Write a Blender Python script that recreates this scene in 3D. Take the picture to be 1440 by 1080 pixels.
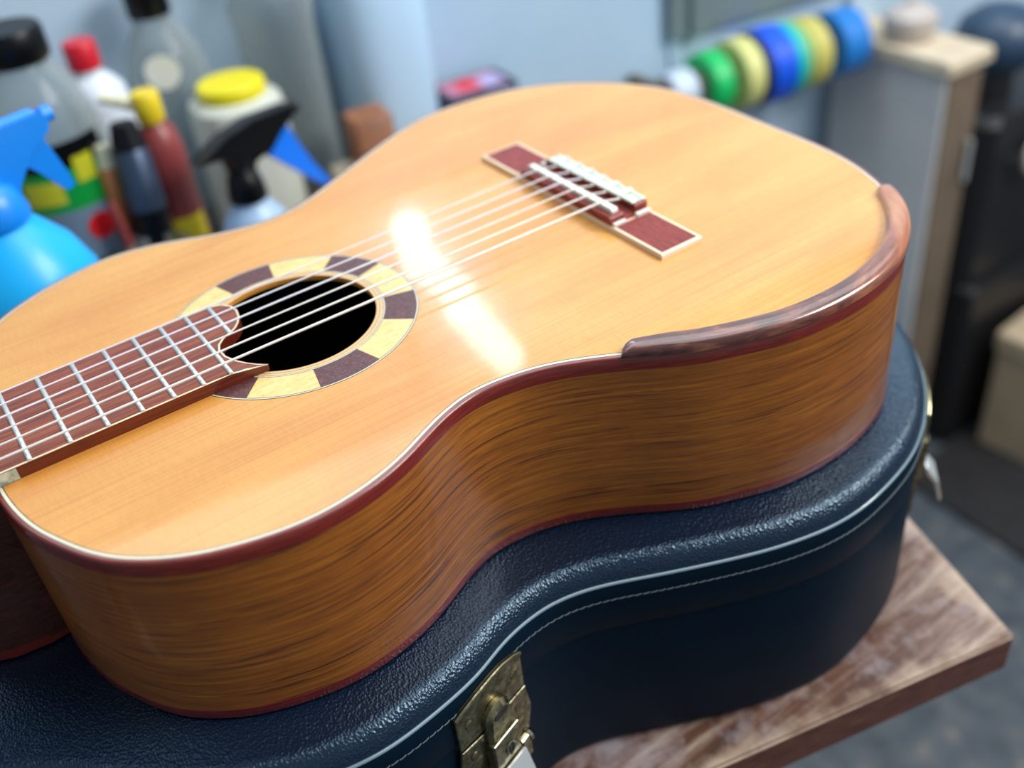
import bpy, bmesh, math, random
from mathutils import Vector, Matrix
random.seed(7)
S = bpy.context.scene
COL = S.collection
PI = math.pi
for o in list(bpy.data.objects): bpy.data.objects.remove(o)

# ------------------------------------------------------------------ camera
# all geometry is written in millimetres with z = 0 on the guitar's soundboard
FLOOR = -950.0
def W(x, y, z): return Vector((x * .001, y * .001, (z - FLOOR) * .001))
cam_d = bpy.data.cameras.new('camera'); cam = bpy.data.objects.new('camera', cam_d); COL.objects.link(cam)
Rm = Matrix(((0.820366, 0.408493, -0.400166), (-0.562632, 0.451522, -0.692512), (-0.102203, 0.793259, 0.600245)))
cam.matrix_world = Matrix.Translation(W(23.294, -426.428, 269.058)) @ Rm.to_4x4()
cam_d.sensor_width = 36; cam_d.lens = 36 * 1456.0 / 1440.0
cam_d.clip_start = .02; cam_d.clip_end = 50
cam_d.dof.use_dof = True; cam_d.dof.focus_distance = .455; cam_d.dof.aperture_fstop = 3.7
S.camera = cam
S.view_settings.view_transform = 'Standard'; S.view_settings.look = 'None'
S.view_settings.gamma = 1; S.view_settings.use_curve_mapping = False
S.view_settings.exposure = 0.0

# ------------------------------------------------------------------ world and lights
wd = bpy.data.worlds.new('world'); S.world = wd; wd.use_nodes = True
wd.node_tree.nodes['Background'].inputs[0].default_value = (.80, .90, 1.0, 1)
wd.node_tree.nodes['Background'].inputs[1].default_value = .36
def area(name, loc, target, sx, sy, power, color):
    l = bpy.data.lights.new(name, 'AREA'); l.shape = 'RECTANGLE'; l.size = sx; l.size_y = sy
    l.energy = power; l.color = color
    o = bpy.data.objects.new(name, l); COL.objects.link(o); o.location = W(*loc)
    d = W(*target) - W(*loc); o.rotation_euler = d.to_track_quat('-Z', 'Y').to_euler()
    o['kind'] = 'light'
    return o
# daylight through the high window band above the workshop wall, and a skylight overhead
area('window_daylight', (500, 660, 1010), (250, 0, 0), 2.2, .62, 12, (.90, .96, 1))
area('skylight', (900, -100, 1900), (300, 0, 0), 1.6, 1.2, 19, (.92, .96, 1))
area('right_front_fill', (1500, -950, 1150), (300, 200, -100), 1.0, .7, 40, (1, .97, .94))  # added fill light from the right front, no visible fixture

# ------------------------------------------------------------------ materials
def mat(name, col, rough=.5, metal=0, coat=0, coat_r=.08, spec=.5, trans=0, emit=0, sss=0):
    m = bpy.data.materials.new(name); m.use_nodes = True
    b = m.node_tree.nodes['Principled BSDF']
    b.inputs['Base Color'].default_value = (*col, 1); b.inputs['Roughness'].default_value = rough
    b.inputs['Metallic'].default_value = metal; b.inputs['Coat Weight'].default_value = coat
    b.inputs['Coat Roughness'].default_value = coat_r; b.inputs['Specular IOR Level'].default_value = spec
    b.inputs['Transmission Weight'].default_value = trans
    if emit: b.inputs['Emission Color'].default_value = (*col, 1); b.inputs['Emission Strength'].default_value = emit
    return m
def srgb(r, g, b):
    f = lambda c: (c / 255 / 12.92) if c / 255 <= .04045 else ((c / 255 + .055) / 1.055) ** 2.4
    return (f(r), f(g), f(b))
class N:                                                         # small node helper
    def __init__(s, m): s.t = m.node_tree; s.b = s.t.nodes['Principled BSDF']
    def n(s, typ, **k):
        x = s.t.nodes.new(typ)
        for a, v in k.items():
            if a in x.inputs.keys(): x.inputs[a].default_value = v
            else: setattr(x, a, v)
        return x
    def l(s, a, b): s.t.links.new(a, b)
    def coord(s, kind='Object', scale=(1, 1, 1), rot=(0, 0, 0)):
        t = s.n('ShaderNodeTexCoord'); mp = s.n('ShaderNodeMapping'); s.l(t.outputs[kind], mp.inputs[0])
        mp.inputs['Scale'].default_value = scale; mp.inputs['Rotation'].default_value = rot
        return mp.outputs[0]
    def noise(s, vec, scale=5, detail=4, rough=.55, dist=0):
        x = s.n('ShaderNodeTexNoise'); s.l(vec, x.inputs['Vector']); x.inputs['Scale'].default_value = scale
        x.inputs['Detail'].default_value = detail; x.inputs['Roughness'].default_value = rough; x.inputs['Distortion'].default_value = dist
        return x.outputs['Fac']
    def ramp(s, fac, stops):
        r = s.n('ShaderNodeValToRGB'); e = r.color_ramp.elements
        e[0].position, e[0].color = stops[0][0], (*stops[0][1], 1); e[1].position, e[1].color = stops[-1][0], (*stops[-1][1], 1)
        for p, c in stops[1:-1]: k = e.new(p); k.color = (*c, 1)
        s.l(fac, r.inputs[0]); return r.outputs[0]
    def mix(s, a, b, fac, mode='MIX'):
        x = s.n('ShaderNodeMix'); x.data_type = 'RGBA'; x.blend_type = mode
        for sock, v in ((x.inputs[0], fac), (x.inputs[6], a), (x.inputs[7], b)):
            if hasattr(v, 'is_linked') or hasattr(v, 'links'): s.l(v, sock)
            elif isinstance(v, (int, float)): sock.default_value = v
            else: sock.default_value = (*v, 1)
        return x.outputs[2]
    def color(s, c): s.l(c, s.b.inputs['Base Color'])
    def bump(s, h, strength=.3, dist=.001):
        x = s.n('ShaderNodeBump'); x.inputs['Strength'].default_value = strength; x.inputs['Distance'].default_value = dist
        s.l(h, x.inputs['Height']); s.l(x.outputs[0], s.b.inputs['Normal']); return x

def wood(name, stops, scale, coord='Object', rough=.4, coat=.8, coat_r=.1, fine=None, fine_amt=.25, n_scale=5, detail=5, rot=(0, 0, 0), dist=0, bump=0):
    m = mat(name, stops[0][1], rough, coat=coat, coat_r=coat_r); k = N(m)
    v = k.coord(coord, scale, rot); f = k.noise(v, n_scale, detail, .6, dist); c = k.ramp(f, stops)
    if fine:
        v2 = k.coord(coord, fine, rot); f2 = k.noise(v2, 5, 2, .5)
        c = k.mix(c, k.ramp(f2, [(.35, (.35, .25, .2)), (.6, (1, 1, 1))]), fine_amt, 'MULTIPLY')
    k.color(c)
    if bump: k.bump(f, bump, .0005)
    return m

# spruce soundboard
M = {}
m = mat('spruce_top', srgb(236, 182, 98), .45, coat=.9, coat_r=.045); k = N(m)
big = k.noise(k.coord('Object', (2.2, 7, 1)), 3.0, 3, .5, .6)
c = k.ramp(big, [(.32, srgb(212, 144, 60)), (.5, srgb(221, 158, 72)), (.70, srgb(227, 169, 84))])
gr = k.noise(k.coord('Object', (6, 900, 1)), 1.0, 2, .5)
c = k.mix(c, k.ramp(gr, [(.36, srgb(222, 190, 140)), (.56, (1, 1, 1))]), .34, 'MULTIPLY')
silk = k.noise(k.coord('Object', (700, 70, 1)), 1.6, 2, .6)
c = k.mix(c, k.ramp(silk, [(.4, (.86, .82, .76)), (.6, (1, 1, 1))]), .4, 'MULTIPLY')
k.color(c); k.bump(gr, .05, .0003); M['top'] = m

# figured sides, grain follows the rib (UV: arc length, height)
m = mat('rib_wood', srgb(150, 84, 22), .4, coat=.7, coat_r=.12); k = N(m)
warp = k.noise(k.coord('UV', (5, 16, 1)), 1.0, 3, .5)
base = k.noise(k.coord('UV', (16, 520, 1)), 1.0, 5, .6, .2)
c = k.ramp(base, [(.28, srgb(126, 68, 12)), (.45, srgb(148, 84, 14)), (.6, srgb(168, 100, 20)), (.75, srgb(186, 118, 30))])
c = k.mix(c, k.ramp(warp, [(.35, (.70, .62, .58)), (.6, (1.0, 1.0, 1.0))]), .7, 'MULTIPLY')
band = k.noise(k.coord('UV', (3, 60, 1)), 1.0, 2, .5, .2)
for fq, lo, hi, amt in (((10, 420, 1), .635, .66, .85), ((22, 900, 1), .585, .65, .75)):
    st = k.noise(k.coord('UV', fq), 1.0, 2, .5, .15)
    mk = k.n('ShaderNodeMath'); mk.operation = 'MULTIPLY'
    k.l(k.ramp(st, [(lo, (0, 0, 0)), (hi, (amt, amt, amt))]), mk.inputs[0]); k.l(k.ramp(band, [(.42, (.25, .25, .25)), (.58, (1, 1, 1))]), mk.inputs[1])
    c = k.mix(c, srgb(66, 26, 6), mk.outputs[0])
v = k.coord('UV', (70, 1700, 1)); st2 = k.noise(v, 1.0, 2, .6, .2)
c = k.mix(c, srgb(104, 50, 10), k.ramp(st2, [(.54, (0, 0, 0)), (.70, (.7, .7, .7))]))
k.color(c); M['rib'] = m

M['binding'] = wood('rosewood_binding', [(.3, srgb(84, 16, 8)), (.55, srgb(122, 30, 16)), (.75, srgb(146, 48, 26))], (14, 200, 1), 'UV', coat=.8, coat_r=.15)
M['fretboard'] = wood('fretboard_rosewood', [(.3, srgb(88, 36, 24)), (.5, srgb(138, 66, 44)), (.7, srgb(176, 96, 64))], (9, 260, 1), rough=.55, coat=.15, coat_r=.3, fine=(60, 1500, 1), fine_amt=.45)
M['fret_side'] = wood('fretboard_edge', [(.3, srgb(70, 18, 6)), (.6, srgb(112, 36, 14))], (10, 10, 300), rough=.45, coat=.5, coat_r=.2)
M['neck'] = wood('dark_neck_wood', [(.3, srgb(40, 16, 12)), (.55, srgb(72, 30, 20)), (.75, srgb(96, 44, 28))], (25, 25, 140), rough=.5, coat=.12, coat_r=.25, dist=.6)
M['armrest'] = wood('armrest_rosewood', [(.28, srgb(54, 26, 22)), (.48, srgb(92, 48, 40)), (.6, srgb(132, 76, 58)), (.78, srgb(168, 108, 72))], (9, 60, 1), 'UV', rough=.35, coat=.9, coat_r=.12, dist=.8)
k = N(M['armrest']); src = k.b.inputs['Base Color'].links[0].from_socket            # the rosewood runs into a lighter streak
uvn = k.n('ShaderNodeTexCoord'); sx = k.n('ShaderNodeSeparateXYZ'); k.l(uvn.outputs['UV'], sx.inputs[0])
ml = k.n('ShaderNodeMapRange'); k.l(sx.outputs[0], ml.inputs[0]); ml.inputs[1].default_value = .11; ml.inputs[2].default_value = .17
fg = k.ramp(k.noise(k.coord('UV', (16, 110, 1)), 1.0, 3, .5, 1.0), [(.35, srgb(128, 68, 48)), (.5, srgb(172, 104, 70)), (.68, srgb(206, 150, 98))])
k.color(k.mix(src, fg, ml.outputs[0]))
M['bridge'] = wood('bridge_rosewood', [(.3, srgb(84, 10, 4)), (.5, srgb(128, 26, 10)), (.72, srgb(168, 54, 22))], (260, 22, 60), rough=.5, coat=.12, coat_r=.15)
M['burl'] = wood('rosette_dark_burl', [(.3, srgb(54, 22, 26)), (.5, srgb(86, 44, 46)), (.7, srgb(118, 70, 66))], (130, 130, 1), rough=.5, coat=.15, coat_r=.2, dist=1.2)
M['spalt'] = wood('rosette_pale_wood', [(.3, srgb(202, 164, 88)), (.45, srgb(226, 194, 118)), (.7, srgb(240, 214, 148))], (40, 260, 1), rough=.45, coat=.5, coat_r=.2, dist=.8)
M['ring'] = mat('rosette_ring_wood', srgb(226, 184, 128), .45, coat=.5)
M['ivory'] = mat('pale_purfling', srgb(222, 214, 188), .4, coat=.5)
M['blackline'] = mat('black_purfling', (.02, .018, .015), .4, coat=.5)
M['bone'] = mat('white_bone', srgb(236, 240, 228), .35, coat=.5, coat_r=.15)
M['greenbone'] = mat('pearl_bone', srgb(206, 224, 204), .35, coat=.6, coat_r=.15)
M['cream'] = mat('cream_edging', srgb(244, 218, 186), .4, coat=.4)
M['nickel'] = mat('nickel_fret', srgb(214, 222, 220), .32, metal=.45)
M['silver'] = mat('silver_wound_string', srgb(236, 232, 226), .35, metal=.35)
M['nylon'] = mat('clear_nylon_string', srgb(226, 226, 236), .25, coat=.6)
M['inside'] = mat('shaded_interior_wood', srgb(44, 26, 14), .9)  # interior shade put into the wood colour so the soundhole looks black
M['pearl'] = mat('mother_of_pearl', srgb(176, 186, 160), .2, coat=1); k = N(M['pearl'])
k.color(k.ramp(k.noise(k.coord('Object', (160, 160, 160)), 1, 3, .5, 1), [(.3, srgb(70, 80, 110)), (.5, srgb(150, 170, 150)), (.7, srgb(214, 216, 196))]))

m = mat('black_leatherette', srgb(7, 24, 44), .3, coat=.5, coat_r=.2, spec=.7); k = N(m)
vo = k.n('ShaderNodeTexVoronoi'); vo.feature = 'SMOOTH_F1'; vo.inputs['Scale'].default_value = 900; vo.inputs['Smoothness'].default_value = .4
wv = k.coord('Object', (1, .72, 1)); k.l(wv, vo.inputs['Vector'])
nz = k.noise(wv, 520, 3, .6)
ad = k.n('ShaderNodeMath'); ad.operation = 'ADD'; k.l(vo.outputs['Distance'], ad.inputs[0]); k.l(nz, ad.inputs[1])
bp = k.bump(ad.outputs[0], .6, .0006); k.l(bp.outputs[0], k.b.inputs['Coat Normal']); k.b.inputs['Specular Tint'].default_value = (.5, .78, 1, 1); k.b.inputs['Coat Tint'].default_value = (.6, .85, 1, 1); M['leather'] = m
M['leather_side'] = mat('smooth_leatherette', srgb(3, 24, 40), .5, spec=.1); k = N(M['leather_side'])
k.bump(k.noise(k.coord(), 500, 3), .12, .0004)
M['piping'] = mat('piping_highlight_grey', srgb(112, 136, 148), .3, coat=.6)  # bright highlight on the bead put into its lighter grey colour
M['thread'] = mat('grey_thread', srgb(96, 108, 116), .6)
M['brass'] = mat('aged_brass', srgb(112, 106, 76), .3, metal=1); k = N(M['brass'])
nz = k.noise(k.coord(), 260, 4, .7)
k.color(k.ramp(nz, [(.3, srgb(84, 80, 62)), (.5, srgb(136, 130, 102)), (.72, srgb(188, 182, 150))]))
k.l(k.ramp(nz, [(.3, (.5, .5, .5)), (.7, (.22, .22, .22))]), k.b.inputs['Roughness'])
M['brightbrass'] = mat('polished_brass', srgb(206, 204, 176), .18, metal=1)
M['steel'] = mat('polished_steel', srgb(226, 232, 234), .32, metal=.55)
M['dark'] = mat('black_plastic', srgb(10, 13, 20), .4)

def room(name, stops, scale=3, rough=.7, bump=0, detail=4):
    m = mat(name, stops[0][1], rough); k = N(m); f = k.noise(k.coord(), scale, detail, .6)
    k.color(k.ramp(f, stops))
    if bump: k.bump(f, bump, .002)
    return m
M['wall'] = room('pale_blue_wall', [(.3, srgb(172, 202, 226)), (.7, srgb(196, 216, 232))], 2.2)
M['floor'] = room('speckled_grey_floor', [(.3, srgb(48, 56, 64)), (.5, srgb(68, 77, 85)), (.66, srgb(86, 90, 92)), (.76, srgb(146, 128, 116))], 26, .55, .2, 3)
M['mat'] = room('black_floor_shade', [(.3, srgb(16, 16, 19)), (.7, srgb(30, 29, 31))], 20, .7, .2)  # dark shade on the floor, put into a flat sheet's colour
M['bench'] = room('stained_bench_wood', [(.3, srgb(112, 104, 96)), (.7, srgb(158, 148, 134))], 9, .6)
M['metalpanel'] = room('grey_painted_steel', [(.3, srgb(96, 112, 122)), (.7, srgb(126, 142, 150))], 3, .45)
M['board'] = room('grey_green_board', [(.3, srgb(104, 120, 126)), (.7, srgb(128, 144, 150))], 3, .6)
M['taupe'] = room('taupe_panel', [(.3, srgb(188, 190, 194)), (.7, srgb(212, 210, 208))], 5, .55)
M['tan'] = room('tan_wood', [(.3, srgb(92, 80, 68)), (.7, srgb(124, 108, 90))], 8, .6)
M['beige'] = room('pale_offcut', [(.3, srgb(196, 180, 152)), (.7, srgb(220, 206, 182))], 12, .6)
M['boxcard'] = room('card', [(.3, srgb(168, 150, 124)), (.7, srgb(194, 176, 148))], 8, .7)
M['block'] = room('brown_block', [(.3, srgb(110, 66, 44)), (.6, srgb(158, 104, 70))], 14, .55)
m = mat('worn_plank', srgb(110, 70, 55), .5, coat=.25, coat_r=.3); k = N(m)
f = k.noise(k.coord('Object', (10, 90, 30), (0, 0, .22)), 1.0, 6, .65, .8)
c = k.ramp(f, [(.3, srgb(58, 30, 20)), (.45, srgb(98, 64, 46)), (.58, srgb(134, 112, 100)), (.72, srgb(186, 168, 148))])
f2 = k.noise(k.coord('Object', (14, 14, 14)), 1.0, 5, .7)
c = k.mix(c, srgb(170, 160, 166), k.ramp(f2, [(.5, (0, 0, 0)), (.66, (.75, .75, .75))]))
# wear along the front edge and the right-hand end
tc = k.n('ShaderNodeTexCoord'); wears = []
for nx, ny, px, py, wd_ in ((.216, .976, .343, -.181, .016), (-.953, .302, .343, -.181, .034)):
    vm = k.n('ShaderNodeVectorMath'); vm.operation = 'DOT_PRODUCT'; k.l(tc.outputs['Object'], vm.inputs[0]); vm.inputs[1].default_value = (nx, ny, 0)
    mr = k.n('ShaderNodeMapRange'); k.l(vm.outputs['Value'], mr.inputs[0]); d0 = nx * px + ny * py
    mr.inputs[1].default_value = d0; mr.inputs[2].default_value = d0 + wd_; mr.inputs[3].default_value = .27; mr.inputs[4].default_value = -.05; wears.append(mr.outputs[0])
mx_ = k.n('ShaderNodeMath'); mx_.operation = 'MAXIMUM'; k.l(wears[0], mx_.inputs[0]); k.l(wears[1], mx_.inputs[1])
ad2 = k.n('ShaderNodeMath'); ad2.operation = 'ADD'; k.l(mx_.outputs[0], ad2.inputs[0]); k.l(k.noise(k.coord('Object', (26, 26, 26)), 1.0, 4, .65), ad2.inputs[1])
c = k.mix(c, srgb(188, 166, 144), k.ramp(ad2.outputs[0], [(.56, (0, 0, 0)), (.84, (.9, .9, .9))]))
k.color(c); k.bump(f, .4, .001); M['plank'] = m
M['plank_edge'] = wood('plank_edge_wood', [(.3, srgb(60, 26, 16)), (.55, srgb(100, 54, 38)), (.75, srgb(140, 92, 70))], (12, 12, 120), rough=.5, coat=.3, coat_r=.3)
M['plank_rim'] = mat('worn_pale_rim', srgb(206, 180, 150), .45, coat=.3)

def plastic(name, c, rough=.4, coat=.12): return mat(name, c, rough, coat=coat, coat_r=.15)
M['cyan'] = plastic('cyan_plastic', srgb(0, 176, 250)); M['blue'] = plastic('blue_plastic', srgb(0, 138, 244))
M['royal'] = plastic('royal_blue_plastic', srgb(0, 124, 255)); M['black'] = mat('black_gloss_plastic', srgb(4, 5, 10), .35, spec=.3)
M['red'] = plastic('red_cap', srgb(206, 14, 40)); M['yellow'] = plastic('yellow_lid', srgb(236, 222, 6))
M['yellow2'] = plastic('amber_yellow', srgb(232, 204, 30)); M['creamp'] = plastic('cream_plastic', srgb(222, 222, 190))
M['whitep'] = plastic('white_plastic', srgb(216, 226, 238)); M['jar'] = plastic('offwhite_plastic', srgb(200, 204, 192))
M['liquid'] = plastic('pale_cloudy_plastic', srgb(170, 200, 232)); M['jug'] = plastic('translucent_blue_jug', srgb(186, 218, 246))
M['green'] = plastic('green_print', srgb(0, 150, 60)); M['dgreen'] = plastic('dark_green_print', srgb(10, 84, 60))
M['tomato'] = plastic('red_print', srgb(214, 20, 32)); M['labelw'] = plastic('white_print', srgb(196, 210, 224)); M['slate'] = plastic('slate_print', srgb(110, 130, 150))
M['lime'] = plastic('yellow_print', srgb(196, 196, 40))
M['brownred'] = plastic('brown_red_plastic', srgb(140, 60, 58)); M['orange'] = plastic('orange_wood', srgb(186, 120, 66))
M['gripmetal'] = mat('knurled_grip', srgb(60, 76, 98), .35, metal=.5)
M['tapegreen'] = plastic('green_tape', srgb(0, 186, 96), .45); M['tapebeige'] = plastic('beige_tape', srgb(206, 208, 132), .5)
M['tapeblue'] = plastic('blue_tape', srgb(0, 84, 226), .45); M['tapeteal'] = plastic('teal_tape', srgb(0, 184, 184), .45)
M['tapeyellow'] = plastic('yellow_tape', srgb(190, 184, 96), .5); M['tapesky'] = plastic('sky_blue_tape', srgb(20, 120, 204), .45)
M['tapewhite'] = plastic('white_tape', srgb(190, 206, 222), .5); M['tapenavy'] = plastic('navy_tape', srgb(24, 40, 84), .5); M['tapeltgreen'] = plastic('pale_green_tape', srgb(128, 190, 120), .5)
M['core'] = plastic('cardboard_core', srgb(150, 140, 128), .7)
M['purple'] = plastic('purple_print', srgb(70, 58, 128)); M['pink'] = plastic('pink_print', srgb(196, 120, 146)); M['lilac'] = plastic('lilac_print', srgb(170, 170, 216)); M['navy'] = plastic('navy_carton', srgb(30, 36, 62))
M['potgrey'] = plastic('pale_grey_pot', srgb(186, 178, 172)); M['head'] = plastic('blue_grey_enamel', srgb(40, 66, 92), .45)
M['blackmetal'] = plastic('black_enamel', srgb(20, 20, 23), .45)
# clear glass and plastic: see-through with a reflective skin
def clear(name, tint, gloss=.18):
    m = bpy.data.materials.new(name); m.use_nodes = True; t = m.node_tree; t.nodes.clear()
    out = t.nodes.new('ShaderNodeOutputMaterial'); mx = t.nodes.new('ShaderNodeMixShader'); tr = t.nodes.new('ShaderNodeBsdfTransparent')
    gl = t.nodes.new('ShaderNodeBsdfPrincipled'); gl.inputs['Base Color'].default_value = (*tint, 1); gl.inputs['Roughness'].default_value = .1
    fr = t.nodes.new('ShaderNodeLayerWeight'); fr.inputs[0].default_value = .35
    mr = t.nodes.new('ShaderNodeMapRange'); mr.inputs[3].default_value = gloss; mr.inputs[4].default_value = .95
    t.links.new(fr.outputs['Facing'], mr.inputs[0]); t.links.new(mr.outputs[0], mx.inputs[0])
    tr.inputs[0].default_value = (*[min(1, .75 + c * .25) for c in tint], 1)
    t.links.new(tr.outputs[0], mx.inputs[1]); t.links.new(gl.outputs[0], mx.inputs[2]); t.links.new(mx.outputs[0], out.inputs[0])
    return m
M['glass'] = clear('clear_glass', srgb(172, 184, 184)); M['glass2'] = clear('clear_plastic', srgb(186, 198, 206), .25)

# ------------------------------------------------------------------ object helpers
def empty(name, loc, label=None, cat=None, group=None, kind=None, parent=None):
    o = bpy.data.objects.new(name, None); COL.objects.link(o); o.empty_display_size = .02
    o.location = W(*loc); o['_'] = 1; del o['_']
    tag(o, label, cat, group, kind); return o
def tag(o, label=None, cat=None, group=None, kind=None):
    if label: o['label'] = label
    if cat: o['category'] = cat
    if group: o['group'] = group
    if kind: o['kind'] = kind
    return o
def origin(o):
    v = Vector((0, 0, 0))
    while o: v += o.location; o = o.parent
    return v
def mesh(name, verts, faces, m, parent=None, smooth=True, uvs=None, mm=True, loc=None):
    """verts in millimetres (scene frame); the object sits at its parent's origin, or at loc"""
    me = bpy.data.meshes.new(name)
    off = origin(parent) if parent else (W(*loc) if loc else Vector((0, 0, 0)))
    me.from_pydata([tuple(W(*v) - off) for v in verts], [], faces)
    me.materials.append(M[m] if isinstance(m, str) else m)
    if uvs:
        l = me.uv_layers.new(name='UVMap')
        for i, lp in enumerate(me.loops): l.data[i].uv = uvs[lp.vertex_index]
    bm = bmesh.new(); bm.from_mesh(me); bmesh.ops.recalc_face_normals(bm, faces=bm.faces); bm.to_mesh(me); bm.free()
    if smooth:
        me.polygons.foreach_set('use_smooth', [True] * len(me.polygons))
        try: me.set_sharp_from_angle(angle=math.radians(38))
        except Exception: pass
    o = bpy.data.objects.new(name, me); COL.objects.link(o)
    if parent: o.parent = parent
    elif loc: o.location = off
    return o
class MB:                                                        # collects several shapes into one mesh
    def __init__(s): s.v = []; s.f = []
    def add(s, v, f): n = len(s.v); s.v += [tuple(p) for p in v]; s.f += [[i + n for i in q] for q in f]; return s
    def build(s, name, m, parent=None, smooth=True, loc=None): return mesh(name, s.v, s.f, m, parent, smooth, loc=loc)
def prism(poly, z0, z1, frame=None, bevel=0):
    """polygon extruded from z0 to z1, with a chamfer on the z1 side; frame maps (u, v, w) to the scene"""
    n = len(poly); cx = sum(p[0] for p in poly) / n; cy = sum(p[1] for p in poly) / n
    def ins(p):
        d = math.hypot(p[0] - cx, p[1] - cy) or 1; k = max(0, 1 - bevel / d); return (cx + (p[0] - cx) * k, cy + (p[1] - cy) * k)
    layers = [[(p[0], p[1], z0) for p in poly]]
    if bevel:
        layers += [[(p[0], p[1], z1 - math.copysign(bevel, z1 - z0)) for p in poly], [(*ins(p), z1) for p in poly]]
    else: layers += [[(p[0], p[1], z1) for p in poly]]
    v = [p for L in layers for p in L]; f = [list(range(n))]
    for l in range(len(layers) - 1):
        for i in range(n):
            j = (i + 1) % n; f.append([l * n + i, l * n + j, (l + 1) * n + j, (l + 1) * n + i])
    f.append([(len(layers) - 1) * n + i for i in range(n)])
    if frame: v = [frame(*p) for p in v]
    return v, f
def lathe(profile, c=(0, 0, 0), n=32, axis=None, sq=None):
    """profile [(r, h)], revolved about the vertical through c or about axis; sq gives a rounded-square section"""
    v = []; f = []
    if axis:
        a = Vector(axis).normalized(); p = a.orthogonal().normalized(); q = a.cross(p)
    for r, h in profile:
        for i in range(n):
            t = 2 * PI * i / n; kx, ky = math.cos(t), math.sin(t)
            if sq: e = sq; kx = math.copysign(abs(kx) ** e, kx); ky = math.copysign(abs(ky) ** e, ky)
            if axis: w = Vector(c) + p * (r * kx) + q * (r * ky) + a * h; v.append(tuple(w))
            else: v.append((c[0] + r * kx, c[1] + r * ky, c[2] + h))
    m = len(profile)
    for l in range(m - 1):
        for i in range(n):
            j = (i + 1) % n; f.append([l * n + i, l * n + j, (l + 1) * n + j, (l + 1) * n + i])
    f.append(list(range(n))); f.append([(m - 1) * n + i for i in range(n)])
    return v, f
def ring(r0, r1, h0, h1, c, axis, n=32, ch=1.2):
    prof = [(r0, h0), (r1 - ch, h0), (r1, h0 + ch), (r1, h1 - ch), (r1 - ch, h1), (r0, h1)]
    v, f = lathe(prof, c, n, axis); f = f[:-2]; m = len(prof)
    for i in range(n):
        j = (i + 1) % n; f.append([(m - 1) * n + i, (m - 1) * n + j, j, i])
    return v, f
def tube(pts, r, n=8, taper=None):
    P = [Vector(p) for p in pts]; v = []; f = []
    for i, p in enumerate(P):
        d = (P[min(i + 1, len(P) - 1)] - P[max(i - 1, 0)]).normalized()
        a = d.cross(Vector((0, 0, 1))); a = a.normalized() if a.length > .01 else Vector((1, 0, 0)); b = a.cross(d)
        rr = (taper[i] if taper else r)
        for k_ in range(n):
            t = 2 * PI * k_ / n; v.append(tuple(p + a * rr * math.cos(t) + b * rr * math.sin(t)))
    for l in range(len(P) - 1):
        for k_ in range(n):
            j = (k_ + 1) % n; f.append([l * n + k_, l * n + j, (l + 1) * n + j, (l + 1) * n + k_])
    f.append(list(range(n))); f.append([(len(P) - 1) * n + k_ for k_ in range(n)])
    return v, f
def box(x0, x1, y0, y1, z0, z1, rot=0, c=None, b=1.0):
    poly = [(x0 + b, y0), (x1 - b, y0), (x1, y0 + b), (x1, y1 - b), (x1 - b, y1), (x0 + b, y1), (x0, y1 - b), (x0, y0 + b)]
    cx, cy = c or ((x0 + x1) / 2, (y0 + y1) / 2); ca, sa = math.cos(rot), math.sin(rot)
    poly = [(cx + (x - cx) * ca - (y - cy) * sa, cy + (x - cx) * sa + (y - cy) * ca) for x, y in poly]
    return prism(poly, z0, z1, bevel=min(b, (z1 - z0) / 3))
def spline(ctrl, step, closed=True, smooth=3):
    n = len(ctrl); P = [Vector(c) for c in ctrl]; out = []
    rng = range(n) if closed else range(n - 1)
    for i in rng:
        g = (lambda k_: P[k_ % n]) if closed else (lambda k_: P[max(0, min(n - 1, k_))])
        a, b, c_, d = g(i - 1), g(i), g(i + 1), g(i + 2)
        for s in range(8):
            t = s / 8; out.append(.5 * ((2 * b) + (-a + c_) * t + (2 * a - 5 * b + 4 * c_ - d) * t * t + (-a + 3 * b - 3 * c_ + d) * t ** 3))
    if not closed: out.append(P[-1])
    if closed: out.append(out[0].copy())
    L = [0]
    for i in range(1, len(out)): L.append(L[-1] + (out[i] - out[i - 1]).length)
    m_ = max(3, int(L[-1] / step)); res = []; j = 0
    for s in range(m_ if closed else m_ + 1):
        t = L[-1] * s / m_
        while j < len(L) - 2 and L[j + 1] < t: j += 1
        res.append(out[j].lerp(out[j + 1], (t - L[j]) / max(1e-9, L[j + 1] - L[j])))
    for _ in range(smooth):
        if closed: res = [(res[i - 1] + res[i] * 2 + res[(i + 1) % len(res)]) / 4 for i in range(len(res))]
    return res
def normals(P):                                                  # outward for a clockwise outline
    n = len(P); out = []
    for i in range(n):
        t = (P[(i + 1) % n] - P[i - 1]).normalized(); out.append(Vector((-t.y, t.x)))
    return out
def sweep(P, Nn, prof, closed_prof=False):
    """prof [(offset outward, z)] carried round the closed outline P; returns verts, faces, uvs"""
    n = len(P); v = []; f = []; uv = []; L = 0
    d = [0]
    for i in range(1, len(prof)): d.append(d[-1] + math.hypot(prof[i][0] - prof[i - 1][0], prof[i][1] - prof[i - 1][1]))
    for i in range(n + 1):
        p, q = P[i % n], Nn[i % n]
        if i: L += (P[i % n] - P[i - 1]).length
        for kk, (o_, z) in enumerate(prof):
            v.append((p.x + q.x * o_, p.y + q.y * o_, z)); uv.append((L * .001, d[kk] * .001))
    m_ = len(prof)
    for i in range(n):
        for kk in range(m_ if closed_prof else m_ - 1):
            a = kk; b = (kk + 1) % m_
            f.append([i * m_ + a, i * m_ + b, (i + 1) * m_ + b, (i + 1) * m_ + a])
    return v, f, uv
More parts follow.
